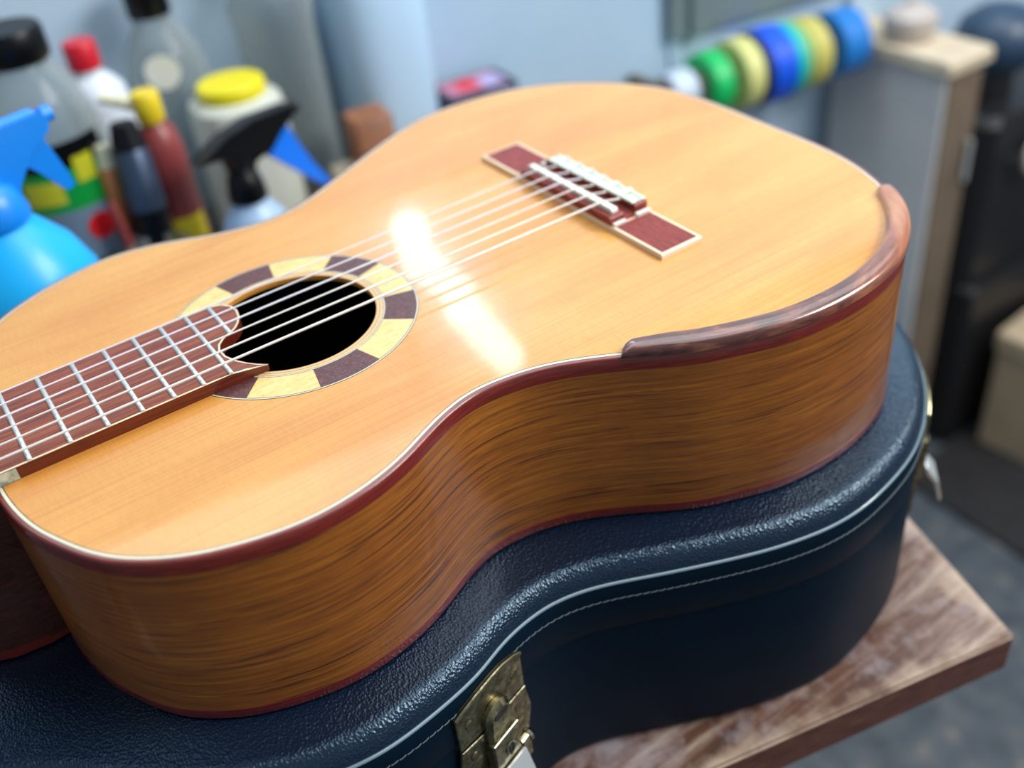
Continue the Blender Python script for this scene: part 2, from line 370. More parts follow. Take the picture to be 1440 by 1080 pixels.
def fill(loops, z):                                              # flat face between outlines
    bm = bmesh.new()
    for lp in loops:
        vs = [bm.verts.new((p[0], p[1], z)) for p in lp]
        for i in range(len(vs)): bm.edges.new((vs[i], vs[(i + 1) % len(vs)]))
    bmesh.ops.triangle_fill(bm, use_beauty=True, edges=bm.edges[:])
    bm.verts.index_update(); v = [tuple(x.co) for x in bm.verts]; f = [[x.index for x in g.verts] for g in bm.faces]; bm.free()
    return v, f
def copy_tree(o, parent=None):
    c = o.copy(); COL.objects.link(c); c.parent = parent
    for ch in list(o.children): copy_tree(ch, c)
    return c

# ------------------------------------------------------------------ setting
def wall_y(x): return 712 - .12 * x
def wallbox(x0, x1, z0, z1, t0, t1):                             # a slab lying along the wall, t = distance in front of it
    poly = [(x0, wall_y(x0) - t0), (x1, wall_y(x1) - t0), (x1, wall_y(x1) - t1), (x0, wall_y(x0) - t1)]
    return prism(poly, z0, z1)
v, f = prism([(-2600, -2600), (3600, -2600), (3600, 2400), (-2600, 2400)], FLOOR - 30, FLOOR)
tag(mesh('floor', v, f, 'floor', smooth=False), kind='structure')
v, f = wallbox(-1500, 2300, FLOOR, 655, 0, -60)
wall = tag(mesh('wall_back', v, f, 'wall', smooth=False), kind='structure')
# sheathing boards of the wall: joints where two panels meet
for x in (560, 918, 1262):
    v, f = wallbox(x, x + 16, FLOOR + 1, 650, 0, 5); mesh('batten', v, f, 'wall', wall, smooth=False)

# black sheet added where the floor lies in dark shade
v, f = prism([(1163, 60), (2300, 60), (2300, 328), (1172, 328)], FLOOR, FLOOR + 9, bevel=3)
tag(mesh('floor_shade_sheet', v, f, 'mat', loc=(1700, 194, FLOOR)), 'black sheet added for the dark shade on the grey floor beyond the plank', 'mat')

# back workbench that carries the bottles
bench = empty('workbench', (0, 400, FLOOR), 'long low workbench carrying the bottles behind the guitar', 'workbench')
yb = lambda x: wall_y(x) - 6
v, f = prism([(-900, 205), (715, 205), (715, yb(715)), (-900, yb(-900))], -262, -240, bevel=1.5)
mesh('tabletop', v, f, 'bench', bench)
for x, y in ((-880, 230), (640, 230), (-880, 560), (640, 560)):
    v, f = box(x, x + 55, y, y + 55, FLOOR, -262); mesh('leg', v, f, 'bench', bench)

# plank on which the case lies
C0, C1 = Vector((443, -241)), Vector((506, -43))
nd = Vector((-194, 43)).normalized(); e0 = C0 + nd * 750; ed = (C1 - C0).normalized(); far0 = C0 + ed * 275; far1 = e0 + ed * 275
plank = empty('plank_trestle', (100, -60, FLOOR), 'worn brown wooden plank on legs under the black case', 'bench')
v, f = prism([tuple(C0), tuple(far0), tuple(far1), tuple(e0)], -266.0, -236.2); 
mb = bmesh.new(); me = bpy.data.meshes.new('tabletop'); me.from_pydata([tuple(W(*p) - plank.location) for p in v], [], f)
mb.from_mesh(me); bmesh.ops.recalc_face_normals(mb, faces=mb.faces)
bmesh.ops.bevel(mb, geom=mb.edges[:], offset=.0016, segments=2, affect='EDGES'); mb.to_mesh(me); mb.free()
me.materials.append(M['plank']); me.materials.append(M['plank_edge']); me.materials.append(M['plank_rim'])
for p in me.polygons:
    p.use_smooth = False
    if p.normal.z > .9: p.material_index = 0
    elif p.area < .0035 and p.normal.z > .1: p.material_index = 2
    else: p.material_index = 1
o = bpy.data.objects.new('tabletop', me); COL.objects.link(o); o.parent = plank
for s, t in ((330, 80), (330, 235), (690, 60), (690, 235)):
    q = C0 + nd * s + ed * t; v, f = box(q.x - 22, q.x + 22, q.y - 22, q.y + 22, FLOOR, -266.0, .22); mesh('leg', v, f, 'plank_edge', plank)

# ------------------------------------------------------------------ guitar
GZ = -96.4
g = empty('classical_guitar', (235, 0, GZ), 'honey-coloured classical guitar lying on its back on the black case', 'guitar')
OUT = [(0, 0), (0, 22), (1, 41), (4, 58), (8, 71), (16, 90), (25, 104), (35, 114), (52, 124), (69, 131), (86, 135), (98, 137), (118, 134), (137, 127), (155, 118),
       (179, 111.5), (197, 112), (213, 117), (230, 126), (243, 133), (264, 144), (285, 155), (310, 166), (334, 172), (364, 171.5), (391, 166), (413, 156),
       (432, 140), (449, 121), (461, 99), (468, 79), (470.5, 56), (471, 31), (470, 0), (469, -35), (467, -60), (462.5, -82), (453, -107), (441, -128), (425, -144.5),
       (407, -157), (395, -162.7), (381, -167), (366, -169.7), (348, -170.5), (327, -168.8), (311, -165), (283, -154.3), (267, -145), (252, -134.5), (241, -127.8),
       (227, -120), (212, -114.5), (198, -112), (187, -111.5), (175, -114), (160, -120), (146, -127), (132, -132), (119, -135), (103, -136.5), (88, -135.5),
       (75, -132.5), (66, -129.7), (54, -125), (43, -118.5), (33, -110.7), (27, -104.7), (22, -98), (17, -90), (13, -81.5), (8, -71), (4, -58), (1, -41), (0, -22)]
P = spline(OUT, 3.0, smooth=8); NN = normals(P)
off = lambda d: [(p.x + q.x * d, p.y + q.y * d) for p, q in zip(P, NN)]
XS, RH = 150.6, 41.9
circ = lambda r, n=96, a0=0, a1=2 * PI: [(XS + r * math.cos(a0 + (a1 - a0) * i / n), r * math.sin(a0 + (a1 - a0) * i / n)) for i in range(n)]
# soundboard: top face with the hole, its rim and an underside
v, f = fill([off(-1.7), circ(RH)], 0.0)
mb = MB().add(v, f)
hv = [(x, y, 0) for x, y in circ(RH)] + [(x, y, -2.6) for x, y in circ(RH)]
mb.add(hv, [[i, (i + 1) % 96, 96 + (i + 1) % 96, 96 + i] for i in range(96)])
v, f = fill([off(-1.7), circ(RH)], -2.6); mb.add(v, f)
sb = mesh('soundboard', mb.v, mb.f, 'top', g); 
# edge lines: black, ivory, black
for nm, mm_, a, b, z in (('purfling', 'blackline', -4.15, -3.75, .06), ('purfling', 'ivory', -3.78, -2.35, .05), ('purfling', 'blackline', -2.38, -1.95, .06)):
    v, f, uv = sweep(P, NN, [(b, -.5), (b, z), (a, z), (a, -.5)]); o = mesh(nm, v, f, mm_, g, uvs=uv)
    o['label'] = 'pale edge line around the soundboard' if mm_ == 'ivory' else 'thin black edge line around the soundboard'
v, f, uv = sweep(P, NN, [(-2.0, -1), (-2.0, .1), (-1.0, .08), (-.35, -.25), (0, -.95), (0, -7.2), (-.5, -7.3)])
mesh('binding', v, f, 'binding', g, uvs=uv)['label'] = 'red-brown binding around the top edge'
v, f, uv = sweep(P, NN, [(-.25, -7.1), (-.12, -7.9), (-.12, -89.0), (-.25, -91)]); mesh('rib', v, f, 'rib', g, uvs=uv)['label'] = 'bent golden-brown side with dark grain'
v, f, uv = sweep(P, NN, [(-.5, -90.3), (.0, -90.4), (0, -95.2), (-.5, -96.1), (-1.6, -96.4), (-2.0, -95)]); mesh('binding', v, f, 'binding', g, uvs=uv)['label'] = 'red-brown binding around the back edge'
v, f = fill([off(-1.5)], -96.4); mb = MB().add(v, f); v, f = fill([off(-1.5)], -93.6); mb.add(v, f); mb.build('back', 'inside', g)
v, f, uv = sweep(P, NN, [(-2.2, -2.8), (-2.2, -93.4)]); mesh('shade_sleeve', v, f, 'inside', g)  # added dark sleeve, keeps the soundhole interior in shade
# rosette
ro = mesh('rosette', *ring(RH + .15, 45.3, -.4, .1, (XS, 0, 0), (0, 0, 1), 96, .03), 'ring', g); ro['label'] = 'inlaid ring of alternating dark and pale wood around the soundhole'
for a, b, mm_ in ((45.3, 45.6, 'blackline'), (45.6, 46.2, 'ivory'), (46.2, 46.5, 'blackline'), (61.5, 61.9, 'blackline'), (61.9, 62.5, 'ivory'), (62.5, 62.8, 'blackline'), (43.5, 43.75, 'blackline')):
    mesh('rosette_line', *ring(a, b, -.3, .13, (XS, 0, 0), (0, 0, 1), 96, .02), mm_, ro)
bounds = [-163, -133.8, -102.5, -73.7, -42, -16.5, 17, 45, 77, 106, 137, 167, 197]
for i in range(12):
    a0, a1 = math.radians(bounds[i]), math.radians(bounds[i + 1]); n = 10
    arc = lambda r: [(XS + r * math.cos(a0 + (a1 - a0) * j / n), r * math.sin(a0 + (a1 - a0) * j / n)) for j in range(n + 1)]
    poly = arc(61.5) + arc(46.5)[::-1]; dk = i % 2 == 0
    o = mesh('rosette_tile', *prism(poly, -.3, .1), 'burl' if dk else 'spalt', ro)
# armrest along the bass-side lower bout
i0 = min(range(len(P)), key=lambda i: (P[i] - Vector((250.5, -133.5))).length); i1 = min(range(len(P)), key=lambda i: (P[i] - Vector((453, -108))).length)
idx = list(range(min(i0, i1), max(i0, i1) + 1)); idx = idx if i0 < i1 else idx[::-1]
nA = 70; v = []; f = []; uv = []; m_ = 15; L = 0; prev = None
ts = [0, .004, .012, .022] + [.03 + .93 * i / (nA - 8) for i in range(nA - 7)] + [.975, .988, .996, 1]
for t in ts:
    x = t * (len(idx) - 1); j = min(int(x), len(idx) - 2); fr = x - j
    p = P[idx[j]].lerp(P[idx[j + 1]], fr); q = NN[idx[j]].lerp(NN[idx[j + 1]], fr).normalized()
    if prev is not None: L += (p - prev).length
    prev = p
    e0_ = min(1, t / .03); e1_ = min(1, (1 - t) / .04); rd = math.sqrt(max(0.003, 1 - (1 - e0_) ** 2)) * math.sqrt(max(.003, 1 - (1 - e1_) ** 2))
    wdt = (12.5 - 3.2 * max(0, (t - .72) / .28) ** 1.3) * (.78 + .22 * min(1, t / .10)) * rd; hgt = (5.4 - 1.6 * max(0, (t - .7) / .3)) * (.8 + .2 * min(1, t / .08)) * rd
    out0 = .9 * rd; c = out0 - wdt / 2
    for kk in range(m_):
        a = PI * kk / (m_ - 1); ex = .62
        cx = math.copysign(abs(math.cos(a)) ** ex, math.cos(a)); sz = math.sin(a) ** ex
        o_ = c + wdt / 2 * cx; z = .12 + hgt * sz
        v.append((p.x + q.x * o_, p.y + q.y * o_, z)); uv.append((L * .001, wdt * kk / m_ * .001))
for i in range(len(ts) - 1):
    for kk in range(m_ - 1): f.append([i * m_ + kk, i * m_ + kk + 1, (i + 1) * m_ + kk + 1, (i + 1) * m_ + kk])
    f.append([i * m_ + m_ - 1, i * m_, (i + 1) * m_, (i + 1) * m_ + m_ - 1])
f.append(list(range(m_))); f.append([(len(ts) - 1) * m_ + kk for kk in range(m_)])
mesh('armrest', v, f, 'armrest', g, uvs=uv)['label'] = 'dark polished rosewood armrest bevelled over the near edge'
# fingerboard
HB = 6.4
hw = lambda x: 30.6 + (x / 108) * .9
tongue = [(121.5, 31.4), (127.0, 29.0), (130.0, 24.5), (131.0, 18.4), (129.6, 12.0), (127.0, 7.0), (124.2, 3.6), (120.5, 1.0), (116.0, -1.4), (112.8, -4.8), (111.2, -9.0), (111.3, -15.8), (113.7, -22.5), (117.0, -27.6), (121.0, -30.2), (125.0, -31.9)]
# the board's far tip flares past the edge on the bass side
poly = [(-325, -26), (-325, 26), (12, hw(12))] + [(100, hw(100))] + tongue + [(108, -hw(108)), (12, -hw(12))]
fb = mesh('fingerboard', *(lambda vf: ([(x, y, z * (1 - .45 * min(1, max(0, (x - 116) / 9)) * (y < -24))) for x, y, z in vf[0]], vf[1]))(prism(poly, .05, HB - .25)), 'fret_side', g, smooth=False); fb['label'] = 'red-brown rosewood fingerboard with a scooped end'
def inset_poly(poly, d):
    n = len(poly); out = []; A = sum(poly[i][0] * poly[(i + 1) % n][1] - poly[(i + 1) % n][0] * poly[i][1] for i in range(n)); sg = 1 if A > 0 else -1
    for i in range(n):
        a, b, c = Vector(poly[i - 1]), Vector(poly[i]), Vector(poly[(i + 1) % n]); e1, e2 = (b - a).normalized(), (c - b).normalized()
        n1, n2 = Vector((-e1.y, e1.x)) * sg, Vector((-e2.y, e2.x)) * sg; k_ = (n1 + n2); k_ = k_ / max(.5, k_.length_squared / 2) if k_.length > .01 else n1
        out.append(tuple(b + k_ * d))
    return out
def tip(vf): return ([(x, y, z * (1 - .45 * min(1, max(0, (x - 116) / 9)) * (y < -24))) for x, y, z in vf[0]], vf[1])
p1, p2, p3 = inset_poly(poly, .0), inset_poly(poly, .9), inset_poly(poly, 1.3)
mesh('fingerboard_edging', *tip(prism(p1, HB - .25, HB - .04)), 'cream', fb, smooth=False)['label'] = 'pale line around the fingerboard'
mesh('fingerboard_line', *tip(prism(p2, HB - .1, HB - .02)), 'blackline', fb, smooth=False)
mesh('fingerboard_face', *tip(prism(p3, HB - .1, HB)), 'fretboard', fb, smooth=False)
for n_ in range(1, 21):
    x = 650 * (1 - 2 ** (-n_ / 12)) - 325; h = hw(max(0, x)) if x > 0 else 26 + 4.6 * (x + 325) / 325
    y0, y1 = (-h + .2, h - .2)
    if n_ == 20: y0, y1 = (1.5, h - 1)
    if x < -324: continue
    prof = [(-1.1, 0), (-.95, .5), (-.5, .85), (0, .95), (.5, .85), (.95, .5), (1.1, 0)]
    mb = MB(); vv = []; 
    ys = [y0, y0 + .25, y0 + .9, y1 - .9, y1 - .25, y1]; sc_ = [.25, .75, 1, 1, .75, .25]
    for y, s_ in zip(ys, sc_):
        for (dx, dz) in prof: vv.append((x + dx, y, HB + dz * s_))
    ff = []; m7 = len(prof)
    for i in range(len(ys) - 1):
        for kk in range(m7 - 1): ff.append([i * m7 + kk, i * m7 + kk + 1, (i + 1) * m7 + kk + 1, (i + 1) * m7 + kk])
    ff += [list(range(m7)), [(len(ys) - 1) * m7 + kk for kk in range(m7)]]
    mesh('fret', vv, ff, 'nickel', g)
for s_ in (-1, 1):
    mesh('pearl_inlay', *prism([(2.0, s_ * (hw(0) - .6)), (10.8, s_ * (hw(0) - .6)), (12.0, s_ * (hw(0) + .45)), (1.2, s_ * (hw(0) + .45))], .3, HB - .6), 'pearl', g)['label'] = 'mother-of-pearl block in the fingerboard edge'
# neck and heel
mb = MB(); sec = []; n = 14
for x, hwid, dep in ((-325, 25.5, 20), (-150, 27.5, 22), (-70, 28.5, 26), (-48, 28.5, 34), (-30, 27, 52), (-16, 25, 74), (-6, 24, 91), (1.5, 24, 94)):
    rowv = []
    for k_ in range(n + 1):
        a = PI * k_ / n; rowv.append((x, -hwid * math.cos(a), .05 - dep * (math.sin(a) ** (.65 if dep < 60 else .35))))
    sec.append(rowv)
vv = [p for r in sec for p in r]; ff = []
for i in range(len(sec) - 1):
    for k_ in range(n): ff.append([i * (n + 1) + k_, i * (n + 1) + k_ + 1, (i + 1) * (n + 1) + k_ + 1, (i + 1) * (n + 1) + k_])
    ff.append([i * (n + 1) + n, i * (n + 1), (i + 1) * (n + 1), (i + 1) * (n + 1) + n])
ff += [list(range(n + 1)), [(len(sec) - 1) * (n + 1) + k_ for k_ in range(n + 1)]]
mesh('neck', vv, ff, 'neck', g)['label'] = 'dark wooden neck with a deep heel'
heel = [(0.8, -24), (-8, -25), (-24, -23), (-38, -17), (-48, -8), (-51, 0), (-48, 8), (-38, 17), (-24, 23), (-8, 25), (0.8, 24)]
mesh('heel_cap', *prism(heel, -90, -96.3, bevel=1), 'binding', g)
# fill between heel cap and neck
vv = []; n = len(heel)
for z, k_, dx in ((-92, .985, 0), (-80, .97, 0), (-60, .95, 4), (-40, .95, 8), (-22, 1.0, -6)):
    for (x, y) in heel: vv.append((min(.8, x * k_ + dx if x < -1 else x), y * (.98 if z > -80 else 1), z))
ff = []
for i in range(4):
    for k_ in range(n): ff.append([i * n + k_, i * n + (k_ + 1) % n, (i + 1) * n + (k_ + 1) % n, (i + 1) * n + k_])
ff += [list(range(n)), [4 * n + k_ for k_ in range(n)]]
mesh('heel', vv, ff, 'neck', g)
# bridge
BX0, BX1, BL = 317.0, 343.6, 82.6
br = mesh('bridge', *prism([(BX0, -BL), (BX0, BL), (BX1, BL), (BX1, -BL)], .05, 3.0, bevel=.4), 'cream', g, smooth=False); br['label'] = 'rosewood bridge with cream edging'
for s_ in (-1, 1):
    y0, y1 = sorted((s_ * 44, s_ * (BL - 1.9)))
    mesh('bridge_wing', *prism([(BX0 + 1.9, y0), (BX0 + 1.9, y1), (BX1 - 1.9, y1), (BX1 - 1.9, y0)], 2.6, 3.25), 'bridge', br, smooth=False)
# saddle side block
mesh('saddle_block', *prism([(317.3, -41.5), (317.3, 41.5), (326.5, 41.5), (326.5, -41.5)], 2.9, 7.6, bevel=.8), 'bridge', br, smooth=False)
mesh('tie_block', *prism([(335.0, -40.5), (335.0, 40.5), (343.2, 40.5), (343.2, -40.5)], 2.9, 8.6, bevel=.7), 'bridge', br, smooth=False)
mesh('bridge_channel', *prism([(326.4, -42), (326.4, 42), (333.2, 42), (333.2, -42)], 2.8, 4.2), 'bridge', br, smooth=False)
mesh('saddle', *prism([(321.0, -38.5), (321.0, 38.5), (324.8, 38.5), (324.8, -38.5)], 7.0, 10.2, bevel=.9), 'bone', br)['label'] = 'white bone saddle'
for x0, x1 in ((334.8, 337.0), (341.4, 343.6)):
    mesh('tie_block_strip', *prism([(x0, -38.5), (x0, 38.5), (x1, 38.5), (x1, -38.5)], 8.0, 9.3, bevel=.5), 'greenbone', br)
mesh('tie_block_inlay', *prism([(337.0, -38.5), (337.0, 38.5), (341.4, 38.5), (341.4, -38.5)], 8.4, 8.9), 'greenbone', br)
for s_ in (-1, 1):
    for (a, b) in ((318.2, 326), (333.6, 342.4)):
        y0, y1 = sorted((s_ * 42, s_ * 44.4)); mesh('bridge_inlay', *prism([(a, y0), (a, y1), (b, y1), (b, y0)], 2.9, 4.6 if a < 330 else 5), 'bone', br, smooth=False)
# strings: near three wound, far three nylon; tied behind the bridge
for i in range(6):
    ys = -28.5 + 11.4 * i; yn = -21.5 + 8.6 * i; r = (.62, .5, .42, .5, .42, .38)[i]
    mm_ = 'silver' if i < 3 else 'nylon'
    pts = [(-325, yn, HB + 1.2), (323, ys, 10.6), (333.5, ys, 8.0), (345, ys, 7.4)]
    pts = [(-325, yn, HB + 1.2)] + [(-325 + 648 * t / 8, yn + (ys - yn) * t / 8, HB + 1.2 + (10.6 - HB - 1.2) * t / 8) for t in range(1, 9)] + [(333.0, ys, 8.2), (344.5, ys, 6.8)]
    mb = MB().add(*tube(pts, r, 8))
    mb.add(*tube([(344.6, ys, 6.6), (345.0, ys, 8.2), (343.9, ys, 9.8), (339, ys + .8, 10.0), (334.9, ys, 9.6), (333.8, ys + .8, 8.0), (335.2, ys + 1.8, 9.6), (340, ys + 2.2, 9.9), (344.4, ys + 2.6, 9.8)], r, 6))
    mb.build('string', mm_, g)['label'] = 'silver wound bass string' if i < 3 else 'clear nylon treble string'

# ------------------------------------------------------------------ guitar case
CO = [(-430, 0), (-430, 60), (-300, 60), (-140, 60), (-95, 64), (-60, 77), (-32, 95), (-8, 118), (15, 138), (40, 153), (65, 162), (91, 166), (120, 163), (143, 158), (160, 151), (179, 147), (196, 147),
      (217, 153), (249, 168), (284, 183), (305, 190), (329, 195), (355, 195), (390, 188), (415, 177.5), (441, 160), (466, 135), (485, 105), (497, 68), (502, 25)]
CO = CO + [(x, -y) for x, y in CO[:0:-1]]
CP = spline(CO, 4.0, smooth=5); CN = normals(CP)
case = empty('guitar_case', (250, 0, -235), 'black leatherette hard case under the guitar, brass latches on its side', 'case')
TOPZ = -96.6
top_prof = [(-24, TOPZ - .2), (-15, TOPZ - .3), (-11.5, TOPZ - .2), (-8.5, TOPZ + .1), (-6.5, TOPZ - .6), (-4.4, TOPZ - 2.4), (-2.6, TOPZ - 5), (-1.4, TOPZ - 8), (-.8, TOPZ - 10.2)]
v, f, uv = sweep(CP, CN, top_prof); inner = [(p.x + q.x * -24, p.y + q.y * -24) for p, q in zip(CP, CN)]
mb = MB().add(v, f); v, f = fill([inner], TOPZ - .2); mb.add(v, f)
lid = mb.build('lid', 'leather', case); lid['label'] = 'padded black lid with pebbled grain'
bm = bmesh.new(); bm.from_mesh(lid.data); bmesh.ops.remove_doubles(bm, verts=bm.verts, dist=.00002); bmesh.ops.recalc_face_normals(bm, faces=bm.faces); bm.to_mesh(lid.data); bm.free()
lid.data.polygons.foreach_set('use_smooth', [True] * len(lid.data.polygons))
prof = [(-.5 + .95 * math.cos(a), TOPZ - 11.2 + .95 * math.sin(a)) for a in [2 * PI * i / 8 for i in range(8)]]
v, f, uv = sweep(CP, CN, prof, True); mesh('piping', v, f, 'piping', case)['label'] = 'raised cord along the lid seam'
v, f, uv = sweep(CP, CN, [(-1.2, TOPZ - 11.5), (-.1, TOPZ - 13), (.5, TOPZ - 18), (.7, TOPZ - 26), (.7, TOPZ - 41), (-.2, TOPZ - 42.6)]); mesh('lid_side', v, f, 'leather_side', case)
v, f, uv = sweep(CP, CN, [(-.7, TOPZ - 40), (-.5, TOPZ - 44), (-.2, TOPZ - 60), (-.2, TOPZ - 128), (-2, TOPZ - 136), (-7, -236)])
mb = MB().add(v, f); v, f = fill([[(p.x + q.x * -7, p.y + q.y * -7) for p, q in zip(CP, CN)]], -236); mb.add(v, f)
mb.build('case_shell', 'leather_side', case)
# stitching round the lid: one part, real threads
mb = MB(); per = len(CP); i = 0; zst = TOPZ - 21
while i < per:
    a, b = CP[i] + CN[i] * .75, CP[(i + 1) % per] + CN[(i + 1) % per] * .75
    if a.y < 60:
        q = a.lerp(b, .86); md = a.lerp(b, .43) + CN[i] * .28
        mb.add(*tube([(a.x, a.y, zst + .25), (md.x, md.y, zst + .05), (q.x, q.y, zst - .25)], .3, 5))
    i += 1
tag(mb.build('stitching', 'thread', case), kind='stuff')

def make_latch(x, y, detail=True, swing=0.0):
    i = min(range(len(CP)), key=lambda k_: (CP[k_] - Vector((x, y))).length)
    p, q = CP[i], CN[i]; t = Vector((-q.y, q.x)) * -1
    if q.y < 0 and t.x < 0: t = -t
    z0 = zst + .6
    # follow the curve of the case
    def fr(u, v_, w):
        # locate along the outline by arc length
        v_ = v_ * 1.42 if v_ > 2 else v_
        k_ = i; rem = u; st = 1 if (CP[(i + 1) % per] - p).dot(t) > 0 else -1
        s_ = st if u >= 0 else -st; rem = abs(u)
        while rem > 4.0: k_ = (k_ + s_) % per; rem -= 4.0
        a, b = CP[k_], CP[(k_ + s_) % per]; m2 = a.lerp(b, rem / 4.0); nn = CN[k_].lerp(CN[(k_ + s_) % per], rem / 4.0)
        return (m2.x + nn.x * (w + .75), m2.y + nn.y * (w + .75), z0 - v_)
    root = mesh('latch', *prism([(-23, 1.6), (-18, -.8), (-9, -3.6), (0, -4.6), (9, -3.6), (18, -.8), (23, 1.6), (23, 17.2), (8, 17.2), (8, 22), (-8, 22), (-8, 17.2), (-23, 17.2)], 0, 1.9, fr, .5), 'brass', case, smooth=False)
    root['label'] = 'aged brass draw latch on the case side'
    mb = MB()
    arc = [(-22.6, 1.8), (-18, -.5), (-9, -3.2), (0, -4.2), (9, -3.2), (18, -.5), (22.6, 1.8)]
    mb.add(*tube([fr(u, v_, 2.0) for u, v_ in arc], 1.1, 8)); mb.build('latch_rim', 'brass', root)
    mesh('lower_plate', *prism([(-23, 18.6), (-8.5, 18.6), (-8.5, 24), (9, 24), (9, 18.6), (23, 18.6), (25.5, 30), (22, 41), (22, 56), (-22, 56), (-22, 41), (-25.5, 30)], 0, 1.9, fr, .5), 'brass', root, smooth=False)
    for u0, u1 in ((-22.6, -9), (9.5, 22.6)): MB().add(*tube([fr(u0, 18.8, 1.8), fr(u1, 18.8, 1.8)], .8, 8)).build('hinge_roll', 'brass', root)
    C = -.3
    hump = [(C + 8.5 * math.cos(a), 13.6 + 5.6 * math.sin(a)) for a in [PI + PI * i / 12 for i in range(13)]] + [(C + 8.5, 24), (C - 8.5, 24)]
    for u_, v_ in ((-16, 8), (16, 8), (-16, 25), (16, 25)):
        mesh('rivet', *prism([(u_ + 2.6 * math.cos(a), v_ + 1.9 * math.sin(a)) for a in [2 * PI * i / 12 for i in range(12)]], 1.7, 2.6, fr, .7), 'brass', root)
    mesh('latch_dome', *prism(hump, 1.5, 6.2, fr, 2.4), 'brass', root)
    mesh('slot', *prism([(C - 4.6, 12.0), (C - 3.4, 11.0), (C + 3.4, 11.0), (C + 4.6, 12.0), (C + 4.6, 12.8), (C + 3.4, 13.8), (C - 3.4, 13.8), (C - 4.6, 12.8)], 5.9, 6.35, fr), 'dark', root)
    mesh('lock_block', *prism([(C - 9, 23.5), (C + 9, 23.5), (C + 9, 45), (C - 9, 45)], 1.5, 7.4, fr, 1.0), 'brass', root, smooth=False)
    MB().add(*tube([fr(C - 8.6, 23.6, 7.0), fr(C + 8.6, 23.6, 7.0)], .9, 8)).build('block_rim', 'brightbrass', root)
    kh = []
    for j in range(13): a = 2 * PI * j / 12; kh.append(fr(C + 1 + 2.6 * math.cos(a), 31.5 + 3.2 * math.sin(a), 7.5))
    MB().add(*tube(kh, .6, 6)).build('keyhole_ring', 'brightbrass', root)
    mesh('keyhole', *prism([(C + .2, 29.8), (C + 1.8, 29.8), (C + 2, 31.5), (C + 1.5, 34.2), (C + .5, 34.2), (C, 31.5)], 7.2, 7.55, fr), 'dark', root)
    # lever that has swung open, and its pivot
    lw = 9
    side = [(38, 9.6), (40, 10.6), (46, 13 + swing), (55, 16 + swing), (56, 14.5 + swing), (47, 11.6 + swing), (41, 8.8), (38, 8.4)]
    vv = [fr(C - lw, a, b) for a, b in side] + [fr(C + lw, a, b) for a, b in side]; n = len(side)
    ff = [[j, (j + 1) % n, n + (j + 1) % n, n + j] for j in range(n)] + [list(range(n)), [n + j for j in range(n)]]
    mesh('lever', vv, ff, 'steel', root)['label'] = 'bright steel lever'
    MB().add(*tube([fr(C + 8.5, 36.5, 7), fr(C + 14, 36.5, 7)], 2.2, 10)).add(*tube([fr(C + 14, 36.5, 7), fr(C + 15.5, 36.5, 7), fr(C + 17.5, 36.5, 7)], 0, 10, [3.2, 3.6, 2.2])).build('pivot', 'brightbrass', root)
    return root
make_latch(144, -157.5)
make_latch(458, -146, swing=4)
o = [c for c in case.children if c.name.startswith('latch')][-1]; o['label'] = 'second brass latch at the broad end of the case'

# ------------------------------------------------------------------ bottles and tools behind
def rot_frame(ox, oy, oz, az, s=1.0):
    ca, sa = math.cos(az), math.sin(az)
    return lambda x, y, z: (ox + s * (x * ca - y * sa), oy + s * (x * sa + y * ca), oz + s * z)
BZ = -240.0
def sprayer(name, pos, neck_z, body_r, body_m, head_m, trig_m, label, az, s, trig, collar_r, shoulder, beam):
    r = empty(name, (pos[0], pos[1], BZ), label, 'spray bottle')
    H = neck_z - BZ
    prof = [(body_r * .9, 0), (body_r, 4), (body_r, H - shoulder), (body_r * .96, H - shoulder * .75), (body_r * .78, H - shoulder * .4), (body_r * .5, H - shoulder * .12), (collar_r * .8, H), (collar_r * .8, H + 3)]
    mesh('bottle_body', *lathe(prof, (pos[0], pos[1], BZ), 40), body_m, r)
    fr = rot_frame(pos[0], pos[1], neck_z, az, s)
    cr = collar_r / s
    col = [(cr, 0), (cr * 1.02, 3), (cr * .93, 14), (cr * .8, 24), (cr * .6, 28), (cr * .55, 40)]
    vv, ff = lathe(col, (0, 0, 0), 24); mesh('collar', [fr(*p) for p in vv], ff, head_m, r)
    frp = lambda a, b, c: fr(a, c, b)
    mb = MB().add(*prism(beam, -9, 0, frp, 2.2)).add(*prism(beam, 9, 0, frp, 2.2)); mb.build('spray_head', head_m, r)
    mb = MB().add(*prism(trig, -6, 0, frp, 1.2)).add(*prism(trig, 6, 0, frp, 1.2)); mb.build('trigger', trig_m, r)
    vv, ff = lathe([(4, 0), (6.5, 1), (6.5, 9), (3, 10)], (0, 0, 0), 16, axis=(1, 0, 0)); bx = max(p[0] for p in beam); bz = [p[1] for p in beam if p[0] > bx - 1]; bz = sum(bz) / len(bz)
    mesh('nozzle', [fr(p[0] + bx - 3, p[1], p[2] + bz) for p in vv], ff, head_m, r)
    return r
beam1 = [(-46, 52), (-36, 57), (-10, 66), (20, 70), (68, 66), (71, 60), (60, 53), (50, 48), (34, 36), (14, 33), (9, 26), (-9, 26), (-12, 40), (-20, 49), (-36, 51)]
trig1 = [(42, 54), (56, 56), (64, 34), (78, 4), (94, -22), (92, -26), (84, -22), (60, 2), (42, 20), (32, 30)]
sprayer('spray_bottle', (262, 398), -119, 34, 'liquid', 'black', 'royal', 'pale spray bottle with a black head and bright blue trigger', math.radians(18), .93, trig1, 17, 46, beam1)
beam2 = [(-60, 34), (-40, 52), (0, 66), (60, 66), (66, 60), (62, 50), (44, 40), (26, 20), (16, -2), (-16, -2), (-24, 8), (-44, 24)]
trig2 = [(38, 50), (54, 56), (60, 36), (66, 14), (68, 2), (61, 0), (50, 16), (36, 32)]
